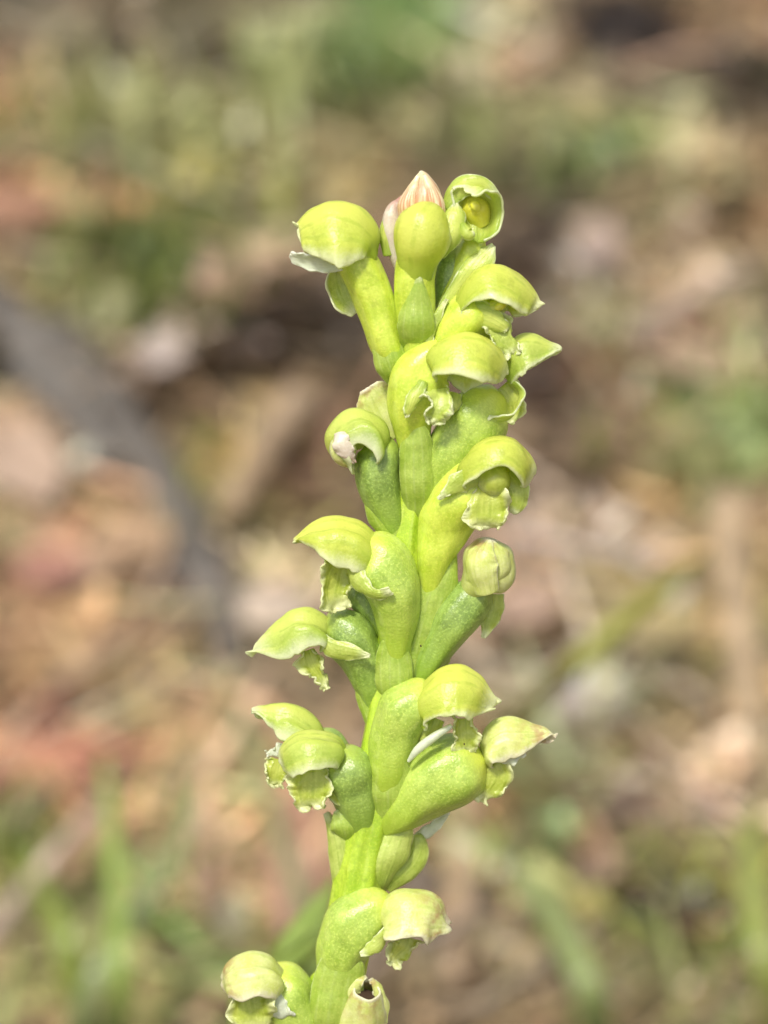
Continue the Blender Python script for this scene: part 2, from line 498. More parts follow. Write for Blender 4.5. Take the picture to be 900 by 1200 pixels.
gx = graded(121, 0.01, 60)
gy = graded(121, 0.01, 60) + 0.45
gv = [(x, y, gh(x, y) * (1 if abs(x) < 3 and abs(y) < 3 else 0)) for y in gy for x in gx]
gf = [(j * 121 + i, j * 121 + i + 1, (j + 1) * 121 + i + 1, (j + 1) * 121 + i) for j in range(120) for i in range(120)]
m, nt, N, L = newmat('soil')
tc = N.new('ShaderNodeTexCoord')
n1 = noisen(nt, tc.outputs['Object'], 26, 5, 0.6)
n2 = noisen(nt, tc.outputs['Object'], 240, 4, 0.6)
c = mixc(nt, ramp(nt, n1, 0.35, 0.65), lin((84, 66, 48)), lin((124, 100, 74)))
c = mixc(nt, ramp(nt, n2, 0.4, 0.7), c, lin((140, 118, 90)))
pr = N.new('ShaderNodeBsdfPrincipled'); pr.inputs['Roughness'].default_value = 0.95
L.new(c, pr.inputs['Base Color'])
bu = N.new('ShaderNodeBump'); bu.inputs['Strength'].default_value = 0.8; bu.inputs['Distance'].default_value = 0.002
L.new(n2, bu.inputs['Height']); L.new(bu.outputs[0], pr.inputs['Normal'])
o_ = N.new('ShaderNodeOutputMaterial'); L.new(pr.outputs[0], o_.inputs[0])
ground = meshobj('ground', gv, gf, m, origin=(0, 0.45, 0))
tag(ground, 'brown soil under the leaf litter', None, None, 'structure')

# material for litter and blades: colour carried by each piece
m, nt, N, L = newmat('dry_plant_matter')
at = N.new('ShaderNodeAttribute'); at.attribute_name = 'tint'
tc = N.new('ShaderNodeTexCoord')
n1 = noisen(nt, tc.outputs['Object'], 500, 3, 0.6)
c = mixc(nt, 1.0, at.outputs['Color'], mixc(nt, n1, (0.6, 0.6, 0.6), (1.35, 1.35, 1.35)), 'MULTIPLY')
pr = N.new('ShaderNodeBsdfPrincipled'); pr.inputs['Roughness'].default_value = 0.30
L.new(c, pr.inputs['Base Color'])
tr = N.new('ShaderNodeBsdfTranslucent'); L.new(c, tr.inputs['Color'])
mx = N.new('ShaderNodeMixShader'); mx.inputs[0].default_value = 0.18
L.new(pr.outputs[0], mx.inputs[1]); L.new(tr.outputs[0], mx.inputs[2])
o_ = N.new('ShaderNodeOutputMaterial'); L.new(mx.outputs[0], o_.inputs[0])
M_DRY = m

ALB = 1.0


def tinted(name, V, Fc, C, label=None, cat=None, group=None, kind=None, parent=None, origin=(0, 0.4, 0), smooth=True):
    o = meshobj(name, V, Fc, M_DRY, parent, None, origin, smooth)
    me = o.data
    ca = me.color_attributes.new('tint', 'FLOAT_COLOR', 'POINT')
    a = np.ones((len(V), 4), dtype=np.float32)
    a[:, :3] = C
    ca.data.foreach_set('color', a.ravel())
    return tag(o, label, cat, group, kind)


def leafmesh(cx, cy, cz, L_, W_, ang, pitch, roll, curl, col, V, Fc, C, nl=4):
    """small curled leaf of 2*nl*... triangles"""
    d = Vector((math.cos(ang) * math.cos(pitch), math.sin(ang) * math.cos(pitch), math.sin(pitch)))
    s = Vector((-math.sin(ang), math.cos(ang), 0))
    n = d.cross(s) * -1
    n = d.cross(s)
    s2 = s * math.cos(roll) + n * math.sin(roll)
    n2 = d.cross(s2)
    b0 = len(V)
    c0 = Vector((cx, cy, cz))
    for i in range(nl + 1):
        t = i / nl
        wv = W_ * 0.5 * (math.sin(math.pi * min(1, max(0.03, t * 0.94 + 0.03))) ** 0.7)
        ctr = c0 + d * (t - 0.5) * L_ + n2 * (curl * L_ * (t - 0.5) ** 2 * 2)
        for q in (-1, 0, 1):
            V.append(ctr + s2 * wv * q + n2 * (abs(q) * wv * 0.35))
            C.append(col)
    for i in range(nl):
        for q in (0, 1):
            a = b0 + i * 3 + q
            Fc.append((a, a + 1, a + 4, a + 3))


V, Fc, C = [], [], []
GV, GF, GC = [], [], []


def blade(cx, cy, cz, L_, W_, ang, lean, bend, col, V, Fc, C, nl=5):
    b0 = len(V)
    h = Vector((math.cos(ang), math.sin(ang), 0))
    s = Vector((-math.sin(ang), math.cos(ang), 0))
    p = Vector((cx, cy, cz))
    for i in range(nl + 1):
        t = i / nl
        th = lean + bend * t
        wv = W_ * 0.5 * (1 - t ** 2.2) + 0.00004
        cb = np.asarray(col) * (1.05, 1.0, 0.82)
        V.append(p - s * wv); V.append(p + s * wv); C.append(cb); C.append(cb)
        p = p + (h * math.sin(th) + Vector((0, 0, 1)) * math.cos(th)) * (L_ / nl)
    for i in range(nl):
        a = b0 + i * 2
        Fc.append((a, a + 1, a + 3, a + 2))


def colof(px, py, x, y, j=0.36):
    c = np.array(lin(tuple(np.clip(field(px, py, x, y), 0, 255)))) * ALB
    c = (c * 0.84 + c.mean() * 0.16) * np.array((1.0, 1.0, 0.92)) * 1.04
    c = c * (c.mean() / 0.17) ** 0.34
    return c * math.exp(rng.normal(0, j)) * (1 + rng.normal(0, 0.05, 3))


cnt = 0
for i in range(52000):
    if i < 15000:
        px, py = rng.uniform(-120, 1020), rng.uniform(-150, 1330)
        g = G(px, py, 0.004)
        x, y = g.x, g.y
    else:
        x, y = rng.normal(0, 0.36), rng.normal(0.30, 0.40)
        q = ginv(x, y)
        px, py = q if q else (-999, -999)
        if -120 < px < 1020 and -150 < py < 1330:
            continue
    c = colof(px, py, x, y)
    green = c[1] > c[0] * 1.03
    if green and rng.random() < 0.5:
        blade(x, y, gh(x, y), rng.uniform(0.008, 0.020), rng.uniform(0.0012, 0.0028), rng.uniform(0, 6.28), rng.uniform(0.3, 1.2), rng.uniform(0, 0.8), c, GV, GF, GC, 4)
        continue
    k = rng.random()
    if rng.random() < 0.07:
        c = np.minimum(c * 1.6 + 0.02, 0.7)  # a few pieces brightened in colour to stand in for shiny highlights
    if k < 0.58:
        leafmesh(x, y, gh(x, y) + rng.uniform(0.001, 0.006), rng.uniform(0.006, 0.016), rng.uniform(0.003, 0.008), rng.uniform(0, 6.28), rng.normal(0, 0.3), rng.normal(0, 0.35), rng.normal(0, 0.4), c, V, Fc, C, 4)
    else:
        leafmesh(x, y, gh(x, y) + rng.uniform(0.001, 0.008), rng.uniform(0.015, 0.045), rng.uniform(0.0008, 0.0020), rng.uniform(0, 6.28), rng.normal(0, 0.15), rng.normal(0, 0.5), rng.normal(0, 0.15), c * rng.uniform(0.8, 1.45), V, Fc, C, 3)
tinted('leaf_litter', V, Fc, np.array(C), 'mixed brown and tan leaf litter covering the ground', None, None, 'stuff')
tinted('grass', GV, GF, np.array(GC), 'short green grass growing through the litter', None, None, 'stuff')


# ------------------------------------------------------------------ countable things on the ground
def hexcol(c, k=ALB, desat=0.0):
    v = np.array(lin(c)) * k
    return v * (1 - desat) + v.mean() * desat


def dead_leaf(px, py, Lp, Wp, angd, col, label, lift=0.008, curl=0.25):
    """dry leaf of length/width Lp, Wp photo px, long axis at angd in the picture"""
    g = G(px, py, lift)
    dist = (g - CAMP).length
    s = PX * dist / FOC
    a = rad(angd)
    e = G(px + math.cos(a) * 5, py - math.sin(a) * 5, lift) - g
    e2 = G(px - math.sin(a) * 5, py - math.cos(a) * 5, lift) - g
    d = e.normalized(); Lm = Lp * e.length / 5 * 0.5 * 2
    Wm = Wp * e2.length / 5 * 0.8
    Lm = min(Lm, 0.07); Wm = min(Wm, 0.028)
    sv = Vector((-d.y, d.x, 0))
    root = empty('dead_leaf', Vector((g.x, g.y, gh(g.x, g.y))))
    tag(root, label, 'dead leaf', 'dry leaves lying on the ground')
    V, Fc, C = [], [], []
    nl, nw = 14, 8
    for i in range(nl + 1):
        t = i / nl
        wv = Wm * 0.5 * math.sin(math.pi * min(0.985, t * 0.97 + 0.02)) ** 0.75
        for j in range(nw + 1):
            q = j / nw * 2 - 1
            p = Vector((g.x, g.y, lift)) + d * (t - 0.5) * Lm + sv * wv * q
            p.z += 0.25 * wv * q * q + curl * Lm * (t - 0.5) ** 2 * 0.6 + 0.0012 * noise.noise(p * 160)
            V.append(p); C.append(hexcol(col, ALB * 0.92, 0.18) * (1 + 0.5 * noise.noise(p * 350)))
    for i in range(nl):
        for j in range(nw):
            a_ = i * (nw + 1) + j
            Fc.append((a_, a_ + 1, a_ + nw + 2, a_ + nw + 1))
    b = tinted('blade', V, Fc, np.array(C), parent=root, origin=root.location)
    sm = b.modifiers.new('s', 'SOLIDIFY'); sm.thickness = 0.0004
    pts = [(*(Vector((g.x, g.y, lift + 0.0004 + curl * Lm * (t - 0.5) ** 2 * 0.6)) + d * (t - 0.5) * Lm * (1 if t < 1 else 1)), 0.0006 * (1.2 - t)) for t in (-0.12, 0.0, 0.3, 0.6, 0.95)]
    wtube(root, 'midrib', pts, tuple(x * 0.8 for x in col), 8, 6)
    return root


def wtube(parent, name, pts, col, n=20, seg=8, lump=0.15, jitter=0.0):
    q = spline(pts, n)
    c = q[:, :3]; r = np.maximum(q[:, 3], 1e-5)
    T = tangents(c)
    V, Fc, C = [], [], []
    for i in range(n + 1):
        t = T[i]
        B = np.cross(t, (0, 0, 1.0)) if abs(t[2]) < 0.9 else np.cross(t, (0, 1.0, 0))
        B /= np.linalg.norm(B); Nn = np.cross(B, t)
        for j in range(seg):
            a = 6.2832 * j / seg
            d = B * math.cos(a) + Nn * math.sin(a)
            k = 1 + lump * noise.noise(Vector(c[i] + d * r[i]) * 300)
            V.append(Vector(c[i] + d * r[i] * k))
            kk = 1 + 0.8 * noise.noise(Vector(V[-1]) * 260)
            C.append(hexcol(col, ALB * 0.9, 0.25) * kk)
    for i in range(n):
        for j in range(seg):
            k = (j + 1) % seg
            Fc.append((i * seg + j, i * seg + k, (i + 1) * seg + k, (i + 1) * seg + j))
    Fc.append(tuple(range(seg - 1, -1, -1))); Fc.append(tuple(n * seg + j for j in range(seg)))
    return tinted(name, V, Fc, np.array(C), parent=parent, origin=c[0])


def lying(px_pts, r_px, h=None, name='twig', parent=None, col=(120, 100, 80), taper=0.6, lump=0.15):
    """stick lying along photo points"""
    pts = []
    for i, q in enumerate(px_pts):
        hh = q[2] if len(q) > 2 else 0.006
        g = G(q[0], q[1], hh)
        rr = r_px * PX * (g - CAMP).length / FOC * (1 - (1 - taper) * i / (len(px_pts) - 1))
        pts.append((g.x, g.y, g.z, rr))
    return wtube(parent, name, pts, col, n=8 * (len(pts) - 1), seg=12, lump=lump), pts


# the forked grey branch
g0 = G(10, 375, 0)
br = empty('fallen_branch', Vector((g0.x, g0.y, 0)))
tag(br, 'thick blue-grey forked branch lying in the litter on the left', 'branch')
lying([(-70, 320, .002), (15, 385, .005), (100, 455, .006), (165, 530, .006), (212, 610, .005), (240, 690, .006), (270, 790, .004)], 33, name='main_limb', parent=br, col=(122, 112, 100), taper=0.75, lump=1.0)
lying([(165, 515, .006), (120, 545, .006), (70, 560, .005), (20, 590, .004)], 16, name='side_limb', parent=br, col=(130, 122, 112), taper=0.5, lump=0.5)
lying([(20, 425, .006), (80, 480, .009), (130, 545, .006)], 20, name='side_limb', parent=br, col=(128, 120, 110), taper=0.7, lump=0.5)

stk = [
 ([(850, 590, .02), (862, 700, .016), (876, 820, .010), (890, 980, .006)], 24, (196, 164, 118), 'thick straight tan stalk lying near vertical along the right side', 'stalk', 'dry_stalk'),
 ([(545, 930, .006), (540, 1020, .008), (530, 1150, .010)], 22, (184, 150, 108), 'tan dry stalk lying just right of the orchid stem base', 'stalk', 'dry_stalk'),
 ([(-20, 1105, .016), (60, 1005, .018), (130, 925, .014)], 10, (232, 200, 172), 'thin pale pinkish stalk crossing the orange leaf', 'stalk', 'dry_stalk'),
 ([(350, 470, .01), (315, 520, .012), (265, 600, .01)], 26, (200, 164, 116), 'short stout tan stick left of the orchid and right of the grey branch', 'stick', 'stick'),
 ([(740, 395, .01), (800, 355, .012), (875, 318, .010)], 17, (204, 174, 144), 'pale pinkish stick slanting up behind the upper right flowers', 'stick', 'stick'),
 ([(600, 625, .01), (680, 640, .012), (770, 665, .010)], 7, (200, 180, 166), 'thin pale twig lying level right of the orchid middle', 'twig', 'twig'),
 ([(600, 655, .01), (650, 668, .012), (730, 705, .010)], 5, (150, 130, 118), 'thin greyish twig just below the level pale twig', 'twig', 'twig'),
 ([(200, 40, .01), (212, 70, .012), (218, 100, .010)], 3, (200, 184, 150), 'thin pale upright-looking straw near the top left dark hollow', 'straw', 'straw'),
 ([(10, 860, .010), (70, 800, .012), (150, 735, .010), (200, 640, .010)], 7, (206, 170, 132), 'thin tan straw slanting across the brown litter on the left', 'straw', 'straw'),
 ([(100, 165, .010), (180, 200, .012), (280, 240, .010)], 6, (186, 180, 134), 'thin greenish tan straw near the upper left', 'straw', 'straw'),
 ([(0, 290, .010), (60, 300, .012), (130, 310, .010)], 6, (196, 168, 126), 'thin tan straw above the grey branch at the left edge', 'straw', 'straw'),
 ([(610, 380, .010), (700, 360, .012), (780, 310, .010)], 5, (168, 140, 112), 'thin brown twig right of the uppermost flowers', 'twig', 'twig'),
 ([(560, 1180, .010), (640, 1120, .012), (700, 1080, .010)], 6, (180, 160, 130), 'thin beige twig at the bottom right of the orchid', 'twig', 'twig'),
]
for pts, r, col, label, cat, nm in stk:
    o, pp = lying(pts, r, name=nm, col=col)
    tag(o, label, cat, 'dry sticks, stalks and straws in the litter')

lv = [
 (55, 905, 130, 90, 20, (206, 140, 108), 'orange brown dead leaf beneath the thin pale stalk at lower left'),
 (110, 1000, 100, 80, 60, (200, 152, 118), 'orange tan dead leaf just below the orange brown leaf'),
 (345, 1010, 190, 84, 85, (212, 160, 126), 'large pinkish tan leaf immediately left of the lower orchid stem'),
 (240, 1010, 120, 56, 95, (214, 170, 140), 'pinkish beige leaf left of the large pinkish tan leaf'),
 (62, 672, 80, 60, 20, (180, 122, 98), 'small reddish dead leaf under the grey branch fork at the left edge'),
 (280, 342, 96, 70, 10, (198, 158, 128), 'pinkish beige dead leaf left of the uppermost left flower'),
 (190, 420, 60, 50, 0, (200, 180, 166), 'small pale grey leaf just above the grey branch'),
 (700, 292, 60, 70, 90, (182, 154, 134), 'small pale pinkish leaf in the dark patch at upper right'),
 (820, 432, 110, 56, -15, (192, 154, 128), 'pinkish leaf below the pale slanting stick'),
 (690, 832, 90, 54, 10, (200, 184, 174), 'pale grey pink leaf right of the lower right flowers'),
 (842, 952, 84, 60, 0, (200, 180, 162), 'bright pinkish white leaf at the lower right beside the thick stalk'),
 (620, 712, 90, 50, 30, (194, 158, 132), 'pinkish beige leaf beside the round pale flower bud'),
 (325, 722, 90, 70, 20, (224, 200, 172), 'pale beige leaf behind the left middle flowers'),
 (240, 912, 76, 60, 0, (198, 166, 122), 'round beige leaf in the middle of the lower left litter'),
 (275, 1072, 46, 50, 80, (216, 206, 164), 'small cream leaf between the pink leaf and the lowest left flower'),
 (120, 1182, 46, 70, 90, (226, 214, 138), 'cream yellow leaf at the foot of the lower left grass'),
 (540, 100, 70, 60, 0, (194, 178, 136), 'round beige leaf above the pink tipped bud'),
 (20, 545, 120, 90, -50, (204, 170, 140), 'pale pinkish beige leaf at the left edge below the grey branch'),
 (760, 738, 110, 66, 15, (184, 166, 108), 'olive tan leaf left of the thick straight stalk'),
 (120, 372, 46, 74, 90, (182, 178, 120), 'pale yellowish green leaf below the dark green grass'),
 (700, 1010, 60, 76, 80, (192, 156, 126), 'pinkish tan leaf right of the lower green grass'),
 (20, 250, 76, 64, 20, (196, 140, 106), 'pinkish brown leaf at the upper left edge'),
 (150, 650, 110, 70, 40, (198, 160, 118), 'broad light tan leaf right of the reddish leaf'),
 (720, 940, 90, 60, 0, (142, 116, 96), 'grey brown leaf left of the bright pinkish white leaf'),
]
for a in lv:
    dead_leaf(*a)


def grass_tuft(px, py, n, Lm, Wm, cols, label, spread=0.012, lean=(0.1, 0.6), ang=None):
    g = G(px, py, 0)
    root = empty('grass_tuft', Vector((g.x, g.y, gh(g.x, g.y))))
    tag(root, label, 'grass tuft', 'tufts of green grass')
    for i in range(n):
        V, Fc, C = [], [], []
        cc = hexcol(cols[i % len(cols)], 0.9) * math.exp(rng.normal(0, 0.12))
        a = rng.uniform(0, 6.28) if ang is None else rad(ang) + rng.normal(0, 0.5)
        blade(g.x + rng.normal(0, spread), g.y + rng.normal(0, spread), gh(g.x, g.y) - 0.001, Lm * rng.uniform(0.6, 1.1), Wm * rng.uniform(0.7, 1.2), a,
              rng.uniform(*lean), rng.uniform(0, 0.9), cc, V, Fc, C, 8)
        tinted('blade', V, Fc, np.array(C), parent=root, origin=V[0])
    return root


DG = ((92, 104, 48), (108, 120, 58)); MG = ((134, 150, 92), (118, 138, 78)); LG = ((164, 168, 124), (152, 160, 110)); YG = ((152, 152, 80), (136, 148, 66))
tf = [
 (150, 345, 26, 0.040, 0.0032, DG, 'dark green grass tuft above the grey branch'),
 (215, 330, 22, 0.038, 0.0032, DG, 'dark green grass tuft just left of the topmost left flower'),
 (470, 90, 26, 0.050, 0.0036, MG, 'bright green grass tuft at the top centre'),
 (330, 140, 18, 0.045, 0.0034, LG, 'pale green grass tuft in the upper left'),
 (250, 230, 14, 0.035, 0.003, YG, 'yellow green grass tuft in the upper left'),
 (690, 200, 20, 0.040, 0.0032, MG, 'green grass tuft behind the upper right of the orchid'),
 (130, 170, 16, 0.05, 0.003, LG, 'pale green grass tuft near the upper left edge'),
 (860, 540, 26, 0.034, 0.003, LG, 'pale green grass tuft at the right edge'),
 (770, 500, 12, 0.030, 0.003, YG, 'sparse olive grass tuft right of the orchid'),
 (620, 1030, 22, 0.022, 0.003, MG, 'green grass tuft at the lower right of the orchid'),
 (650, 925, 14, 0.020, 0.003, LG, 'small pale green grass tuft below the grey pink leaf'),
 (690, 1150, 16, 0.024, 0.003, YG, 'olive green grass tuft near the bottom right'),
 (835, 1190, 24, 0.024, 0.003, YG, 'vivid green grass tuft in the bottom right corner'),
 (870, 1090, 14, 0.022, 0.0028, YG, 'yellow green grass tuft above the bottom right corner'),
 (130, 1150, 8, 0.036, 0.0016, YG, 'tall green grass tuft at the lower left'),
 (240, 1190, 10, 0.026, 0.002, YG, 'green grass tuft left of the lowest left flower'),
 (290, 1050, 10, 0.030, 0.0026, LG, 'pale green grass tuft behind the lowest left flower'),
 (880, 470, 22, 0.034, 0.003, LG, 'pale green grass tuft high on the right edge'),
 (560, 150, 16, 0.036, 0.003, LG, 'pale green grass tuft above the open top right flower'),
 (60, 130, 16, 0.040, 0.003, YG, 'olive green grass tuft at the upper left corner'),
 (250, 580, 12, 0.024, 0.0026, YG, 'small olive grass tuft at the end of the stout stick'),
]
for t in tf:
    grass_tuft(t[0], t[1] + (45 if t[1] < 700 else 25), t[2], t[3] * 0.66, *t[4:])


# single long blades, standing between the ground and the orchid
def long_blade(pts, col, label):
    V, Fc, C = [], [], []
    q = spline(pts, 14)
    c = [CAMP + (FW * FOC + (RT * (v[0] - 450) + UP * (600 - v[1])) * PX) * v[2] for v in q]
    for i, v in enumerate(q):
        wv = v[3] * PX * v[2]
        t = (c[min(i + 1, 14)] - c[max(i - 1, 0)]).normalized()
        s = t.cross(NV).normalized()
        for k in (-1, 0, 1):
            V.append(c[i] + s * wv * k + NV * (-0.3 * wv * (1 - abs(k)))); C.append(hexcol(col, 0.9))
    for i in range(14):
        for k in (0, 1):
            a = i * 3 + k
            Fc.append((a, a + 1, a + 4, a + 3))
    o = tinted('long_grass', V, Fc, np.array(C), label, 'grass blade', 'long single blades of grass', origin=V[0])
    s = o.modifiers.new('s', 'SOLIDIFY'); s.thickness = 0.0002
    return o


def gk(py):   # depth multiple at which the ray through py meets the ground
    d = FW + UP * (600 - py) * PX / FOC
    return CAMP.z / -d.z / FOC


long_blade([(560, 890, gk(890) - .02, 12), (650, 800, 2.5, 13), (720, 738, 2.45, 12), (800, 672, 2.4, 7), (830, 650, 2.35, 2)], (160, 160, 72), 'olive grass stem slanting up right beside the lower right flower')
long_blade([(-30, 940, gk(940) - .02, 10), (30, 1030, 2.9, 16), (75, 1105, 2.7, 16), (115, 1290, gk(1290) - .02, 10)], (140, 154, 70), 'curved green grass blade at the lower left edge')
long_blade([(140, 1290, gk(1290) - .02, 9), (140, 1150, 2.6, 12), (134, 1000, 2.72, 10), (120, 880, 2.85, 3)], (150, 170, 84), 'upright green grass blade rising at the lower left')
long_blade([(60, 1300, gk(1300) - .02, 10), (110, 1150, 2.6, 12), (200, 1010, 2.8, 9), (240, 900, 2.9, 2)], (148, 160, 108), 'leaning pale green blade behind the upright green blade')
long_blade([(930, 1300, gk(1300) - .02, 14), (900, 1140, 2.6, 18), (880, 1020, 2.7, 14), (890, 930, 2.8, 3)], (152, 160, 84), 'yellow green blade at the lower right edge')
long_blade([(720, 1290, gk(1290) - .02, 14), (690, 1160, 2.6, 18), (640, 1060, 2.75, 15), (590, 985, 2.9, 3)], (146, 158, 98), 'green blade leaning left beside the tan stalk')
long_blade([(470, 1300, gk(1300) - .02, 10), (400, 1180, 2.5, 10), (300, 900, 3.0, 8), (280, 820, 3.1, 2)], (150, 152, 104), 'thin olive blade behind the lower left flowers')

#FLOWERS
# ------------------------------------------------------------------ the orchid
base = P(392, 1260, 0)
orchid = empty('orchid', Vector((base.x + 0.004, base.y - 0.035, 0.0)))
tag(orchid, 'yellow green orchid spike crowded with small hooded flowers, standing in front of the leaf litter', 'orchid')
sp_ = [(x, y, 0, r) for x, y, r in ((392, 1280, 27), (398, 1180, 27), (408, 1100, 28), (422, 1020, 29), (436, 940, 27), (448, 870, 24), (458, 800, 23), (468, 720, 21), (476, 640, 19), (484, 560, 18), (489, 480, 17), (491, 420, 15), (493, 350, 12), (494, 280, 10), (495, 240, 8))]
wp = [(*P(x, y, z), r * PX) for x, y, z, r in sp_]
b0 = Vector(orchid.location)
p0 = Vector(wp[0][:3])
low = [(b0.x, b0.y, -0.004, 0.0016), (b0.x, b0.y + 0.002, 0.03, 0.0014), ((b0.x + p0.x) / 2, b0.y + (p0.y - b0.y) * 0.35, 0.075, 0.0012)]
tube(orchid, 'stem', low + wp, M_STEM, ribs=7, rib=0.075, n=110, seg=30, lump=0.05, world=True, twist=2.0)
# the leaf: from the base up behind the spike
lf = [(b0.x - .001, b0.y + .002, 0.0), (b0.x - .006, b0.y + 0.03, 0.05)]
q1 = CAMP + (FW * FOC + (RT * (330 - 450) + UP * (600 - 1300)) * PX) * 1.30
q2 = CAMP + (FW * FOC + (RT * (352 - 450) + UP * (600 - 1130)) * PX) * 1.42
q3 = CAMP + (FW * FOC + (RT * (392 - 450) + UP * (600 - 1030)) * PX) * 1.50
cs = spline([(*lf[0], .0018), (*lf[1], .0024), (*q1, .0030), (*q2, .0020), (*q3, .0001)], 30)
LV, LF, LU = [], [], []
TT = tangents(cs[:, :3])
for i, v in enumerate(cs):
    B = np.cross(TT[i], np.array(NV)); B /= np.linalg.norm(B); Nn = np.cross(B, TT[i])
    for j in range(9):
        s = j / 4 - 1
        LV.append(v[:3] + B * s * v[3] + Nn * s * s * v[3] * -0.5)
        LU.append((j / 8, i / 30))
for i in range(30):
    for j in range(8):
        a = i * 9 + j
        LF.append((a, a + 1, a + 10, a + 9))
lo_ = meshobj('leaf', LV, LF, M_LEAF, orchid, LU)
sm_ = lo_.modifiers.new('s', 'SOLIDIFY'); sm_.thickness = 0.0006


def flower(x, y, z=0, label=None, name='flower'):
    e = empty(name, P(x, y, z), orchid)
    if label: e['label'] = label
    return e


def ov(f, pts, mat=None, **k):
    kw = dict(ribs=6, rib=0.045, lump=0.18); kw.update(k)
    m_ = len(pts) - 1
    pts = [(*q[:3], q[3] * (0.70 + 0.30 * min(1.0, i_ / m_ * 1.45))) for i_, q in enumerate(pts)]
    return tube(f, 'ovary', pts, mat or M_OV, **kw)


def hd(f, pts, mat=None, **k):
    pts = [(*q[:3], q[3] * 0.90, q[4] * 0.90) for q in pts]
    kw = dict(side=(0, 0, 1), hint=(0, 1, 0), ruf=6.0, rf=3, thick=3.2, fray=3.0, a=1.5, drop=0.62, lump=1.5, crease=3.4, keel=2.2); kw.update(k)
    return sheet(f, kw.pop('name', 'hood'), pts, mat or M_HOOD, **kw)


def pt(f, name, pts, mat=None, **k):
    kw = dict(side=(1, 0, 0), hint=(0, 0, 1), a=1.1, ruf=2.0, rf=4, fray=1.0, thick=2.4); kw.update(k)
    return sheet(f, name, pts, mat or M_PETAL, **kw)


def lip(f, pts, mat=None, **k):
    kw = dict(side=(1, 0, 0), hint=(0, 0, -1), a=1.0, ruf=7.5, rf=2.6, fray=2.2, thick=2.6, n=44, m=26); kw.update(k)
    return sheet(f, 'lip', pts, mat or M_LIP, **kw)


def bract(pts, mat=None, **k):
    kw = dict(side=(1, 0, 0), hint=(0, 0, 1), a=1.35, ruf=1.0, thick=2.6); kw.update(k)
    pts = list(pts)
    if pts[0][2] > 10:
        p_ = pts[0]
        pts[0] = (p_[0], p_[1] - 6, p_[2] - 20, p_[3] * 0.75, p_[4] * 0.8)
    return sheet(orchid, 'bract', pts, mat or M_BRACT, **kw)


# top bud and its small neighbour
f = flower(495, 262, 0, 'pink tipped bud with orange stripes at the very top', 'bud')
tube(f, 'bud_body', [(495, 275, 0, 12), (496, 255, 0, 20), (496, 238, 0, 22), (496, 224, 0, 19), (495, 212, 0, 12), (494, 204, 0, 6), (493, 200, 0, 1)], M_BUD, ribs=5, rib=0.05)
sheet(f, 'scale', [(482, 262, 16, 13, 8), (479, 240, 20, 12, 8), (483, 222, 16, 6, 3), (490, 206, 8, 1, 0)], M_BUD, side=(1, 0, 0), hint=(0, 0, 1), a=1.3)
sheet(f, 'scale', [(507, 260, 18, 14, 8), (508, 238, 22, 12, 7), (504, 220, 18, 6, 3), (497, 206, 10, 1, 0)], M_BUD, side=(1, 0, 0), hint=(0, 0, 1), a=1.3)
f = flower(468, 300, -6, 'narrow pale pinkish bud left of the top bud', 'bud')
tube(f, 'bud_body', [(472, 320, -4, 8), (463, 290, -4, 12), (460, 265, -4, 13.5), (462, 247, -4, 11), (468, 236, -4, 5), (471, 229, -4, 1)], M_PINK, ribs=3, rib=0.08)
sheet(f, 'scale', [(456, 300, 4, 6, 4), (453, 275, 6, 8, 5), (457, 255, 4, 6, 4), (464, 238, 2, 1, 0)], M_HOODG, side=(1, 0, 0), hint=(0, 0, 1), a=1.3)

# top left flower
f = flower(464, 440, 4)
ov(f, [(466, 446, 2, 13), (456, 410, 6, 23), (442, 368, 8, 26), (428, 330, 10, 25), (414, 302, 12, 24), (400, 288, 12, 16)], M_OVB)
hd(f, [(441, 300, 12, 12, 12), (441, 272, 12, 26, 34), (424, 249, 14, 34, 62), (394, 240, 14, 36, 72), (368, 249, 14, 28, 58), (352, 261, 14, 14, 42), (349, 264, 14, 6, 34)], a=1.62)
tube(f, 'column', [(400, 300, 14, 12), (380, 290, 14, 18), (362, 288, 14, 14), (355, 286, 14, 4)], M_PINK)
pt(f, 'petal', [(408, 308, 22, 8, 3), (380, 308, 26, 11, 4), (356, 304, 26, 10, 4), (340, 297, 26, 3, 1)], M_WHITE, side=(0, .8, .5), hint=(0, .5, -1))
pt(f, 'petal', [(398, 312, -8, 10, 4), (398, 330, -8, 16, 8), (405, 350, -8, 17, 9), (418, 367, -8, 7, 3)], M_PETAL, side=(1, .35, 0), hint=(0, 0, -1))
bract([(468, 460, 14, 12, 8), (462, 432, 20, 20, 12), (453, 405, 22, 17, 10), (442, 386, 20, 8, 5), (434, 372, 18, 1.5, 1)], side=(1, .4, 0))

# top middle flower
f = flower(492, 425, 10)
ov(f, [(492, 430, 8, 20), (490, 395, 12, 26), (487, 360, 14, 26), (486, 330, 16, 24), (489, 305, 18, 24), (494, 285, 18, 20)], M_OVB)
tube(f, 'hood', [(488, 330, 18, 20), (490, 306, 22, 25), (493, 286, 26, 32), (497, 268, 26, 34), (502, 257, 22, 27), (507, 248, 16, 17), (510, 243, 12, 6)], M_HOOD, lump=0.12)
pt(f, 'petal', [(512, 300, 26, 8, 4), (525, 275, 28, 16, 8), (532, 252, 18, 14, 7), (534, 238, 8, 3, 1)], M_HOODG)
bract([(488, 420, 36, 21, 12), (488, 385, 40, 21, 12), (489, 352, 40, 14, 9), (491, 322, 38, 1.5, 1)])
# ovary behind it, its shade put into the darker green
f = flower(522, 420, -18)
ov(f, [(515, 430, -16, 12), (522, 380, -18, 20), (528, 335, -20, 24), (528, 305, -20, 20), (524, 288, -20, 8)], M_OVD)

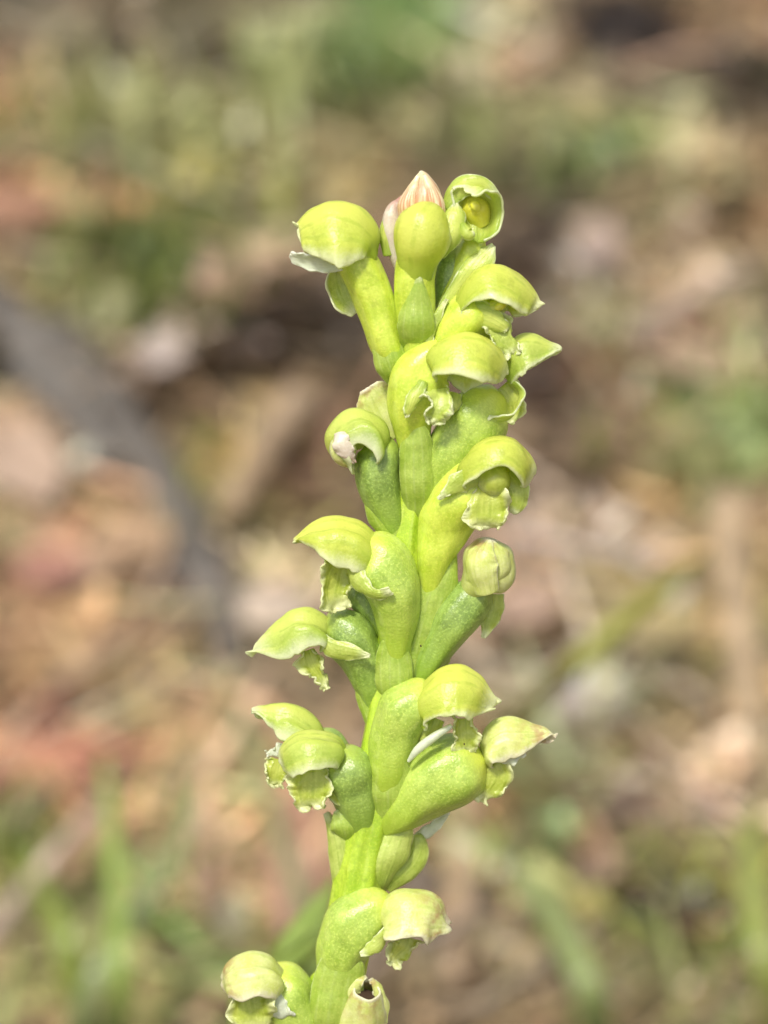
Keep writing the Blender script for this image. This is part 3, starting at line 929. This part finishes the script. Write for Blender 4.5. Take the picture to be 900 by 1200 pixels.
# top right flower with its face open
f = flower(512, 392, -4)
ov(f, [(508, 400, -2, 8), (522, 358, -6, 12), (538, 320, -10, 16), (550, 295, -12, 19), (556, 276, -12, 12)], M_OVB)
hd(f, [(560, 284, 10, 8, 6), (562, 274, 2, 22, 16), (562, 252, -10, 29, 30), (557, 231, -4, 30, 30), (550, 220, 10, 25, 20), (543, 222, 20, 13, 6)], M_HOODG, side=(1, -.15, 0), hint=(0, 0, -1), a=1.45, ruf=2)
pt(f, 'petal', [(520, 245, 6, 6, 3), (530, 227, 10, 12, 6), (545, 218, 14, 12, 6), (565, 217, 12, 10, 4), (582, 232, 8, 5, 2)], M_HOODG, side=(0.3, 1, 0.2), hint=(0, 0, 1))
tube(f, 'column', [(566, 266, -10, 10), (559, 252, -8, 17), (553, 240, -6, 16), (548, 230, -4, 6)], M_YEL, lump=0.4)
tube(f, 'anther', [(562, 246, 8, 3), (557, 241, 10, 6), (552, 238, 8, 3)], M_YEL, lump=0.3)
tube(f, 'lip_knob', [(541, 262, 18, 4), (546, 272, 22, 8), (551, 275, 24, 7), (556, 272, 24, 2)], M_HOODG)
pt(f, 'petal', [(506, 405, 14, 6, 2), (522, 360, 16, 7, 3), (545, 325, 14, 11, 4), (563, 302, 10, 15, 5), (578, 286, 6, 3, 1)], M_HOODG, side=(.8, .6, 0))
pt(f, 'petal', [(498, 428, 24, 4, 1), (502, 398, 26, 6, 2), (512, 372, 24, 5, 2), (524, 350, 20, 1, 0)], M_BRACTP, side=(1, .3, 0))

# upper right flower
f = flower(500, 445, 2)
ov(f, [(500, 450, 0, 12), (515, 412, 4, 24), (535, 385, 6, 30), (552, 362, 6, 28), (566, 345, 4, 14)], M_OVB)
hd(f, [(536, 384, 8, 10, 8), (534, 355, 8, 26, 22), (550, 326, 8, 36, 46), (576, 310, 8, 38, 62), (604, 320, 8, 32, 58), (624, 342, 8, 18, 32), (632, 358, 8, 3, 6)], M_HOOD, side=(0, .25, 1), a=1.5)
tube(f, 'column', [(566, 368, 20, 6), (576, 362, 24, 9), (588, 356, 24, 7), (596, 354, 22, 2)], M_HOOD)
tube(f, 'anther', [(580, 362, 30, 3), (587, 358, 31, 5), (593, 356, 30, 2)], M_YEL)
lip(f, [(572, 372, 20, 10, 4), (585, 388, 26, 16, 5), (594, 402, 28, 13, 4), (602, 418, 28, 7, 2)], M_PETAL)
pt(f, 'petal', [(545, 365, 26, 12, 5), (568, 372, 32, 16, 6), (588, 382, 32, 10, 4), (594, 388, 30, 2, 1)], M_HOODG, side=(0, 1, .3))

# big central flower
f = flower(484, 520, 12)
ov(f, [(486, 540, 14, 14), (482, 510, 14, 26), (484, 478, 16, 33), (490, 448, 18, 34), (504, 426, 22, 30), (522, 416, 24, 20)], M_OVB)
hd(f, [(504, 440, 30, 12, 10), (500, 415, 34, 26, 30), (518, 397, 36, 34, 56), (545, 388, 36, 38, 72), (570, 396, 34, 36, 66), (586, 416, 32, 22, 40), (593, 438, 30, 4, 8)], side=(0, .35, 1), a=1.6, ruf=2.5)
pt(f, 'petal', [(520, 400, 6, 10, 4), (540, 380, 8, 16, 8), (565, 378, 8, 14, 8), (588, 395, 6, 10, 4), (598, 415, 4, 2, 1)], M_HOODG, side=(.3, 1, 0))
lip(f, [(514, 456, 46, 12, 6), (516, 470, 56, 15, 7), (510, 484, 60, 12, 6), (504, 496, 58, 5, 2)], M_PETAL)
pt(f, 'petal', [(534, 460, 34, 8, 3), (530, 475, 40, 8, 3), (520, 488, 42, 5, 2), (512, 494, 42, 1, 0)], M_PETAL, side=(.8, -.5, 0))
pt(f, 'petal', [(496, 446, 50, 6, 3), (487, 463, 56, 8, 4), (480, 480, 56, 5, 2), (476, 490, 54, 1, 0)], M_HOODG, side=(.8, .5, 0))
bract([(490, 625, 24, 15, 9), (490, 580, 28, 19, 10), (489, 540, 32, 20, 11), (488, 510, 34, 15, 9), (487, 494, 34, 4, 2)])

# flower behind it to the right
f = flower(494, 640, -2)
ov(f, [(490, 650, -6, 12), (505, 595, -4, 22), (522, 550, 0, 36), (543, 510, 2, 40), (566, 480, 2, 36), (586, 458, 2, 14)], M_OV, ribs=3, rib=0.05)
hd(f, [(593, 444, 8, 10, 8), (594, 418, 8, 22, 26), (606, 398, 8, 26, 46), (624, 394, 8, 22, 44), (642, 402, 8, 12, 26), (657, 411, 8, 1.5, 2)], M_HOODP.copy() if False else M_HOODG, a=1.5, ruf=3)
pt(f, 'petal', [(600, 448, 20, 5, 2), (610, 462, 24, 6, 2), (604, 480, 26, 6, 2), (588, 489, 28, 5, 2), (568, 488, 30, 3, 1)], M_HOODG, side=(.4, .3, 1), a=1.3)
pt(f, 'petal', [(585, 455, 4, 16, 5), (596, 468, 8, 18, 7), (600, 482, 8, 14, 5), (594, 495, 8, 5, 2)], M_LIP, ruf=4, hint=(0, 0, -1))
pt(f, 'petal', [(510, 570, -8, 3, 1), (518, 552, -10, 5, 2), (528, 535, -10, 1, 0)], M_WHITE)

# left flower with a rolled hood
f = flower(468, 645, 0)
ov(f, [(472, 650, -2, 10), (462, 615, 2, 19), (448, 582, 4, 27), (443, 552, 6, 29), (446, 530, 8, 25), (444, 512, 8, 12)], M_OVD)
hd(f, [(446, 535, 12, 12, 8), (453, 512, 14, 28, 26), (440, 490, 14, 33, 34), (417, 482, 14, 34, 36), (395, 492, 14, 32, 36), (384, 513, 14, 28, 32), (391, 534, 14, 20, 26), (406, 543, 14, 10, 14)], M_HOODG, hint=(-.4, 1, 0), a=1.75)
tube(f, 'column', [(416, 510, 30, 8), (408, 515, 32, 14), (404, 525, 32, 16), (408, 537, 30, 11), (414, 542, 28, 3)], M_HOODP, lump=0.3, ribs=3, rib=0.12)
pt(f, 'petal', [(398, 506, 44, 6, 3), (400, 520, 50, 11, 5), (408, 533, 46, 8, 3), (415, 541, 38, 1, 0)], M_PINK, side=(1, .5, 0))
pt(f, 'petal', [(462, 515, -14, 22, 4), (452, 488, -14, 30, 6), (440, 466, -14, 26, 5), (432, 453, -14, 12, 2)], M_HOODP, side=(1, .25, 0))
bract([(474, 655, 8, 12, 8), (466, 622, 14, 22, 12), (452, 594, 16, 25, 13), (438, 568, 12, 12, 8), (427, 546, 8, 1.5, 1)], side=(1, .35, 0))

# right flower seen from the front
f = flower(502, 700, 6)
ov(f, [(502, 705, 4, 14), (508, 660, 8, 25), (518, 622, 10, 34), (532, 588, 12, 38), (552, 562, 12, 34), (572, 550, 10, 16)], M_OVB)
hd(f, [(540, 572, 18, 14, 8), (538, 545, 22, 30, 22), (554, 524, 28, 38, 36), (578, 514, 32, 40, 42), (602, 518, 32, 36, 42), (620, 534, 30, 24, 34), (625, 556, 26, 8, 14)], side=(0, .1, 1), a=1.7, ruf=3)
tube(f, 'column', [(572, 548, 36, 14), (578, 562, 40, 20), (580, 574, 42, 16), (580, 582, 42, 4)], M_LIP)
lip(f, [(572, 568, 42, 14, 4), (572, 588, 48, 24, 7), (571, 606, 50, 24, 7), (570, 620, 48, 14, 3)])
pt(f, 'petal', [(562, 562, 46, 8, 4), (545, 564, 54, 13, 6), (530, 573, 58, 9, 4), (513, 585, 56, 1, 0)], side=(0, 1, .2))
pt(f, 'petal', [(592, 556, 30, 14, 5), (604, 572, 34, 16, 6), (606, 590, 34, 12, 4), (600, 602, 32, 3, 1)])
bract([(482, 812, 8, 12, 8), (492, 765, 14, 22, 12), (503, 720, 18, 27, 14), (514, 684, 18, 24, 12), (528, 652, 14, 8, 4), (534, 640, 12, 1, 0)], side=(1, .3, 0))

# left flower with an arched hood, lip hanging
f = flower(462, 780, 8)
ov(f, [(462, 790, 12, 16), (464, 750, 16, 24), (464, 712, 18, 34), (456, 678, 18, 37), (440, 654, 18, 33), (420, 644, 18, 16)], M_OV)
ov(f, [(452, 745, -10, 14), (438, 720, -12, 20), (424, 696, -12, 18), (416, 680, -12, 8)], M_OVD)  # added dark tube, stands in for the shaded underside
hd(f, [(436, 668, 18, 16, 12), (443, 640, 18, 28, 34), (424, 616, 18, 34, 52), (394, 608, 18, 34, 54), (368, 616, 18, 22, 34), (350, 632, 18, 5, 6), (345, 636, 18, 1, 1)], a=1.55)
lip(f, [(402, 656, 22, 14, 5), (395, 676, 24, 20, 8), (391, 696, 26, 20, 8), (397, 716, 26, 12, 3)], side=(1, .1, -.3))
pt(f, 'petal', [(410, 662, 40, 13, 6), (418, 680, 50, 12, 6), (432, 693, 58, 7, 4), (446, 698, 60, 6, 3), (459, 692, 62, 8, 2)], side=(.5, .6, .4))
bract([(464, 850, 22, 16, 10), (462, 805, 28, 21, 11), (461, 772, 30, 20, 10), (461, 752, 30, 13, 6), (460, 744, 30, 4, 2)])

# right closed flower
f = flower(494, 810, 0)
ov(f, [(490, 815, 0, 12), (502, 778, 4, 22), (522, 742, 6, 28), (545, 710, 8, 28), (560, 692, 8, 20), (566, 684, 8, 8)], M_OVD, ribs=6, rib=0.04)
tube(f, 'hood', [(562, 704, 12, 8), (560, 690, 12, 24), (568, 668, 12, 33), (572, 648, 12, 29), (573, 636, 12, 18), (574, 630, 12, 5)], M_HOODP, ribs=3, rib=0.05, lump=0.25)
pt(f, 'petal', [(582, 690, 34, 9, 5), (590, 668, 38, 13, 8), (586, 648, 38, 11, 5), (576, 633, 34, 3, 1)], M_HOODP, side=(1, 0, -.5))
pt(f, 'petal', [(568, 698, 42, 14, 8), (560, 668, 50, 21, 12), (562, 648, 46, 18, 8), (572, 631, 34, 4, 1)], M_HOODP, side=(1, 0, .4))
pt(f, 'petal', [(578, 696, -4, 12, 4), (577, 713, -4, 15, 5), (572, 730, -4, 10, 3), (567, 748, -4, 1, 0)], M_PETAL, side=(1, .2, 0))
bract([(480, 818, -4, 10, 4), (498, 798, -8, 12, 4), (515, 782, -8, 7, 2), (528, 766, -8, 1, 0)], M_BRACTP, side=(.5, 1, 0))

# left flower with a long beaked hood
f = flower(444, 862, -2)
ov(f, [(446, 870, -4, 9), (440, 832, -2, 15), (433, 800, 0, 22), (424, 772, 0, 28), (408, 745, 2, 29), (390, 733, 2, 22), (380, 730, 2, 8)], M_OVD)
hd(f, [(380, 758, 8, 8, 8), (384, 736, 8, 22, 26), (366, 718, 8, 28, 46), (340, 718, 8, 28, 52), (318, 738, 8, 18, 32), (292, 768, 8, 1.5, 2)], M_HOODG, a=1.5)
pt(f, 'petal', [(374, 748, 24, 7, 3), (388, 760, 32, 11, 5), (410, 765, 40, 10, 5), (434, 768, 42, 1, 0)], side=(0, 1, .2))
lip(f, [(360, 762, 10, 10, 4), (365, 778, 12, 12, 5), (374, 792, 12, 9, 3), (383, 808, 12, 2, 1)], side=(.8, .5, -.3))
bract([(446, 875, 6, 8, 5), (441, 840, 10, 16, 9), (430, 808, 10, 14, 8), (422, 786, 8, 2, 1)])

# central lower flower
f = flower(452, 940, 14)
ov(f, [(456, 945, 18, 22), (458, 905, 22, 29), (462, 868, 24, 32), (472, 838, 26, 33), (492, 820, 28, 28), (508, 816, 28, 12)], M_OV)
hd(f, [(492, 846, 34, 12, 10), (488, 818, 36, 28, 34), (508, 793, 38, 36, 56), (536, 782, 38, 36, 68), (562, 796, 36, 26, 48), (582, 826, 34, 3, 5)], a=1.55)
lip(f, [(545, 842, 34, 12, 4), (545, 858, 38, 16, 6), (546, 872, 40, 13, 5), (547, 885, 40, 5, 2)])
pt(f, 'petal', [(512, 842, 34, 8, 3), (506, 856, 36, 9, 4), (496, 868, 34, 4, 2), (492, 874, 32, 1, 0)], M_PETAL, side=(.8, .5, 0))
tube(f, 'filament', [(478, 893, 52, 2), (490, 878, 56, 5), (508, 864, 56, 5), (530, 850, 52, 3)], M_WHITE)
bract([(458, 985, 34, 16, 8), (460, 945, 36, 27, 14), (461, 915, 40, 26, 13), (463, 896, 44, 14, 6), (464, 886, 44, 2, 1)], M_BRACT)

# fat right flower
f = flower(448, 972, 10)
ov(f, [(446, 978, 8, 10), (464, 958, 14, 28), (492, 930, 16, 42), (522, 908, 16, 45), (548, 892, 14, 38), (566, 882, 14, 14)], M_OV)
hd(f, [(568, 894, 16, 10, 8), (564, 868, 16, 26, 26), (582, 848, 16, 28, 46), (606, 844, 16, 24, 44), (630, 852, 16, 12, 24), (651, 865, 16, 1.5, 2)], M_HOODP, a=1.5)
lip(f, [(575, 890, 20, 12, 5), (580, 908, 24, 20, 6), (572, 925, 24, 15, 5), (564, 940, 22, 3, 1)], side=(.9, .5, 0))
pt(f, 'petal', [(574, 892, 8, 8, 3), (565, 912, 10, 10, 4), (550, 928, 10, 7, 3), (534, 938, 8, 1, 0)], side=(.7, .7, 0))
pt(f, 'petal', [(586, 888, 34, 6, 2), (600, 888, 36, 8, 2), (616, 882, 34, 2, 1)], M_WHITE, side=(0, 1, .2))
pt(f, 'petal', [(486, 985, -6, 5, 2), (505, 972, -8, 7, 2), (526, 952, -8, 2, 1)], M_WHITE, side=(.5, 1, 0))

# left double flower
f = flower(428, 990, 4)
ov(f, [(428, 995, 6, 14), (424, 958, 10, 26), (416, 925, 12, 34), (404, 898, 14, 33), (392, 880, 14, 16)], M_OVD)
hd(f, [(402, 892, 18, 12, 8), (400, 872, 24, 28, 22), (378, 861, 30, 34, 38), (352, 862, 32, 32, 46), (335, 876, 30, 20, 34), (328, 888, 28, 6, 14)], M_HOODG, a=1.6, ruf=3, side=(-.1, .1, 1))
lip(f, [(366, 898, 34, 20, 5), (365, 918, 38, 26, 7), (364, 934, 40, 25, 7), (366, 948, 38, 14, 3)])
pt(f, 'petal', [(386, 900, 30, 10, 4), (392, 920, 34, 14, 5), (398, 936, 34, 9, 3), (406, 944, 32, 1, 0)], M_PETAL)
f = flower(410, 930, -8)
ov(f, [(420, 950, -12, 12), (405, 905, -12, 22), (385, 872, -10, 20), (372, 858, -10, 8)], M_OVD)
hd(f, [(388, 884, 0, 10, 8), (376, 856, 0, 22, 24), (352, 833, 0, 26, 40), (326, 826, 0, 20, 36), (308, 830, 0, 10, 16), (295, 831, 0, 1.5, 2)], M_HOODG, a=1.5, ruf=4)
pt(f, 'petal', [(340, 876, 6, 6, 2), (326, 880, 8, 7, 2), (312, 884, 8, 2, 1)], M_WHITE, side=(0, 1, 0), ruf=4)
lip(f, [(328, 890, 6, 12, 4), (324, 906, 8, 14, 6), (322, 922, 8, 8, 3)])
bract([(408, 1085, 10, 8, 6), (404, 1040, 14, 14, 10), (399, 1000, 16, 14, 9), (392, 972, 14, 9, 5), (382, 952, 8, 2, 1)], M_BRACTP)
bract([(412, 1000, 14, 10, 6), (408, 975, 24, 20, 9), (402, 958, 24, 16, 5), (396, 948, 20, 5, 2)], M_BRACT)
bract([(440, 1062, 14, 12, 8), (450, 1020, 22, 22, 12), (462, 985, 22, 22, 12), (476, 960, 16, 10, 5), (488, 950, 12, 1, 0)], M_BRACTP, side=(1, .3, 0))
bract([(450, 1040, 0, 10, 4), (472, 1020, 2, 17, 8), (486, 1002, 2, 16, 7), (488, 984, 0, 10, 4), (480, 976, -2, 2, 1)], M_BRACTP, side=(.8, -.6, 0))

# lower right flower
f = flower(388, 1210, 14)
ov(f, [(384, 1230, 10, 22), (392, 1180, 16, 27), (396, 1140, 20, 30), (403, 1108, 24, 34), (422, 1080, 26, 36), (445, 1066, 26, 28), (462, 1066, 26, 10)], M_OV)
hd(f, [(446, 1092, 32, 12, 10), (444, 1066, 34, 28, 30), (462, 1050, 38, 36, 50), (488, 1045, 40, 36, 64), (512, 1053, 38, 26, 52), (530, 1082, 34, 4, 8)], M_HOODP, a=1.6)
lip(f, [(478, 1098, 34, 14, 4), (474, 1110, 38, 16, 4), (464, 1120, 38, 10, 2), (456, 1130, 36, 2, 1)])
pt(f, 'petal', [(456, 1092, 54, 9, 4), (446, 1104, 62, 10, 5), (434, 1113, 64, 7, 3), (422, 1118, 62, 1, 0)], M_PETAL, side=(.3, 1, 0))
bract([(384, 1250, 34, 22, 12), (390, 1200, 42, 29, 14), (396, 1160, 46, 30, 13), (402, 1130, 46, 26, 8), (406, 1114, 44, 10, 2)], M_BRACT)

# lowest left flower
f = flower(370, 1260, 0)
ov(f, [(372, 1270, -2, 16), (360, 1230, 2, 32), (344, 1192, 6, 40), (328, 1160, 8, 40), (308, 1142, 10, 20)], M_OV)
hd(f, [(332, 1160, 18, 14, 8), (332, 1138, 24, 30, 22), (312, 1123, 32, 38, 34), (286, 1120, 36, 38, 44), (266, 1130, 34, 26, 36), (258, 1146, 30, 8, 14)], M_HOODP, a=1.6, ruf=3)
lip(f, [(292, 1145, 40, 20, 5), (292, 1170, 48, 26, 9), (296, 1192, 50, 25, 8), (302, 1215, 48, 14, 3)])
pt(f, 'petal', [(315, 1158, 46, 8, 3), (322, 1175, 50, 14, 5), (332, 1188, 50, 10, 3), (346, 1190, 48, 2, 1)], M_WHITE)

# withered open capsule at the bottom
f = flower(424, 1250, 8, 'withered beige flower with a dark hole', 'withered_flower')
tube(f, 'ovary', [(408, 1270, 8, 14), (418, 1225, 16, 26), (424, 1190, 26, 27), (428, 1168, 40, 18), (430, 1160, 46, 13)], M_HOODP, ribs=5, rib=0.07, open_end=True, lump=0.2)
tube(f, 'hollow', [(421, 1190, 30, 14), (427, 1172, 40, 13), (429, 1166, 43, 11)], M_DARK)  # solid dark plug, its colour stands in for shade inside the opening
pt(f, 'petal', [(412, 1190, 40, 10, 4), (412, 1165, 46, 10, 4), (418, 1150, 44, 8, 3), (430, 1145, 38, 3, 1)], M_HOODP)
pt(f, 'petal', [(444, 1200, 34, 10, 4), (446, 1175, 38, 9, 4), (440, 1155, 38, 5, 2), (434, 1147, 36, 1, 0)], M_HOODP)

# dark grains stuck on the plant
for x, y, z, r, lb in ((493, 757, 27, 2.6, 'tiny black grain stuck on the green stem beside the closed right flower'),
                       (544, 872, 47, 2.2, 'tiny black grain on the lip of the central lower flower'),
                       (395, 886, 49, 2.0, 'tiny dark grain on the hood of the lower left flower')):
    o = meshobj('dirt_grain', *(lambda c, r: ([c + Vector(v) * r for v in ((1, 0, 0), (-.8, .1, 0), (0, 1.3, .1), (0.1, -1.2, 0), (0, 0, 1), (0, .1, -1))], [(0, 2, 4), (2, 1, 4), (1, 3, 4), (3, 0, 4), (2, 0, 5), (1, 2, 5), (3, 1, 5), (0, 3, 5)]))(P(x, y, z), r * PX), M_DARK)
    d = o.modifiers.new('d', 'SUBSURF'); d.levels = 1; d.render_levels = 1
    tag(o, lb, 'grain', 'dark grains on the orchid')

for o in bpy.data.objects:
    if 'wl' in o: del o['wl']
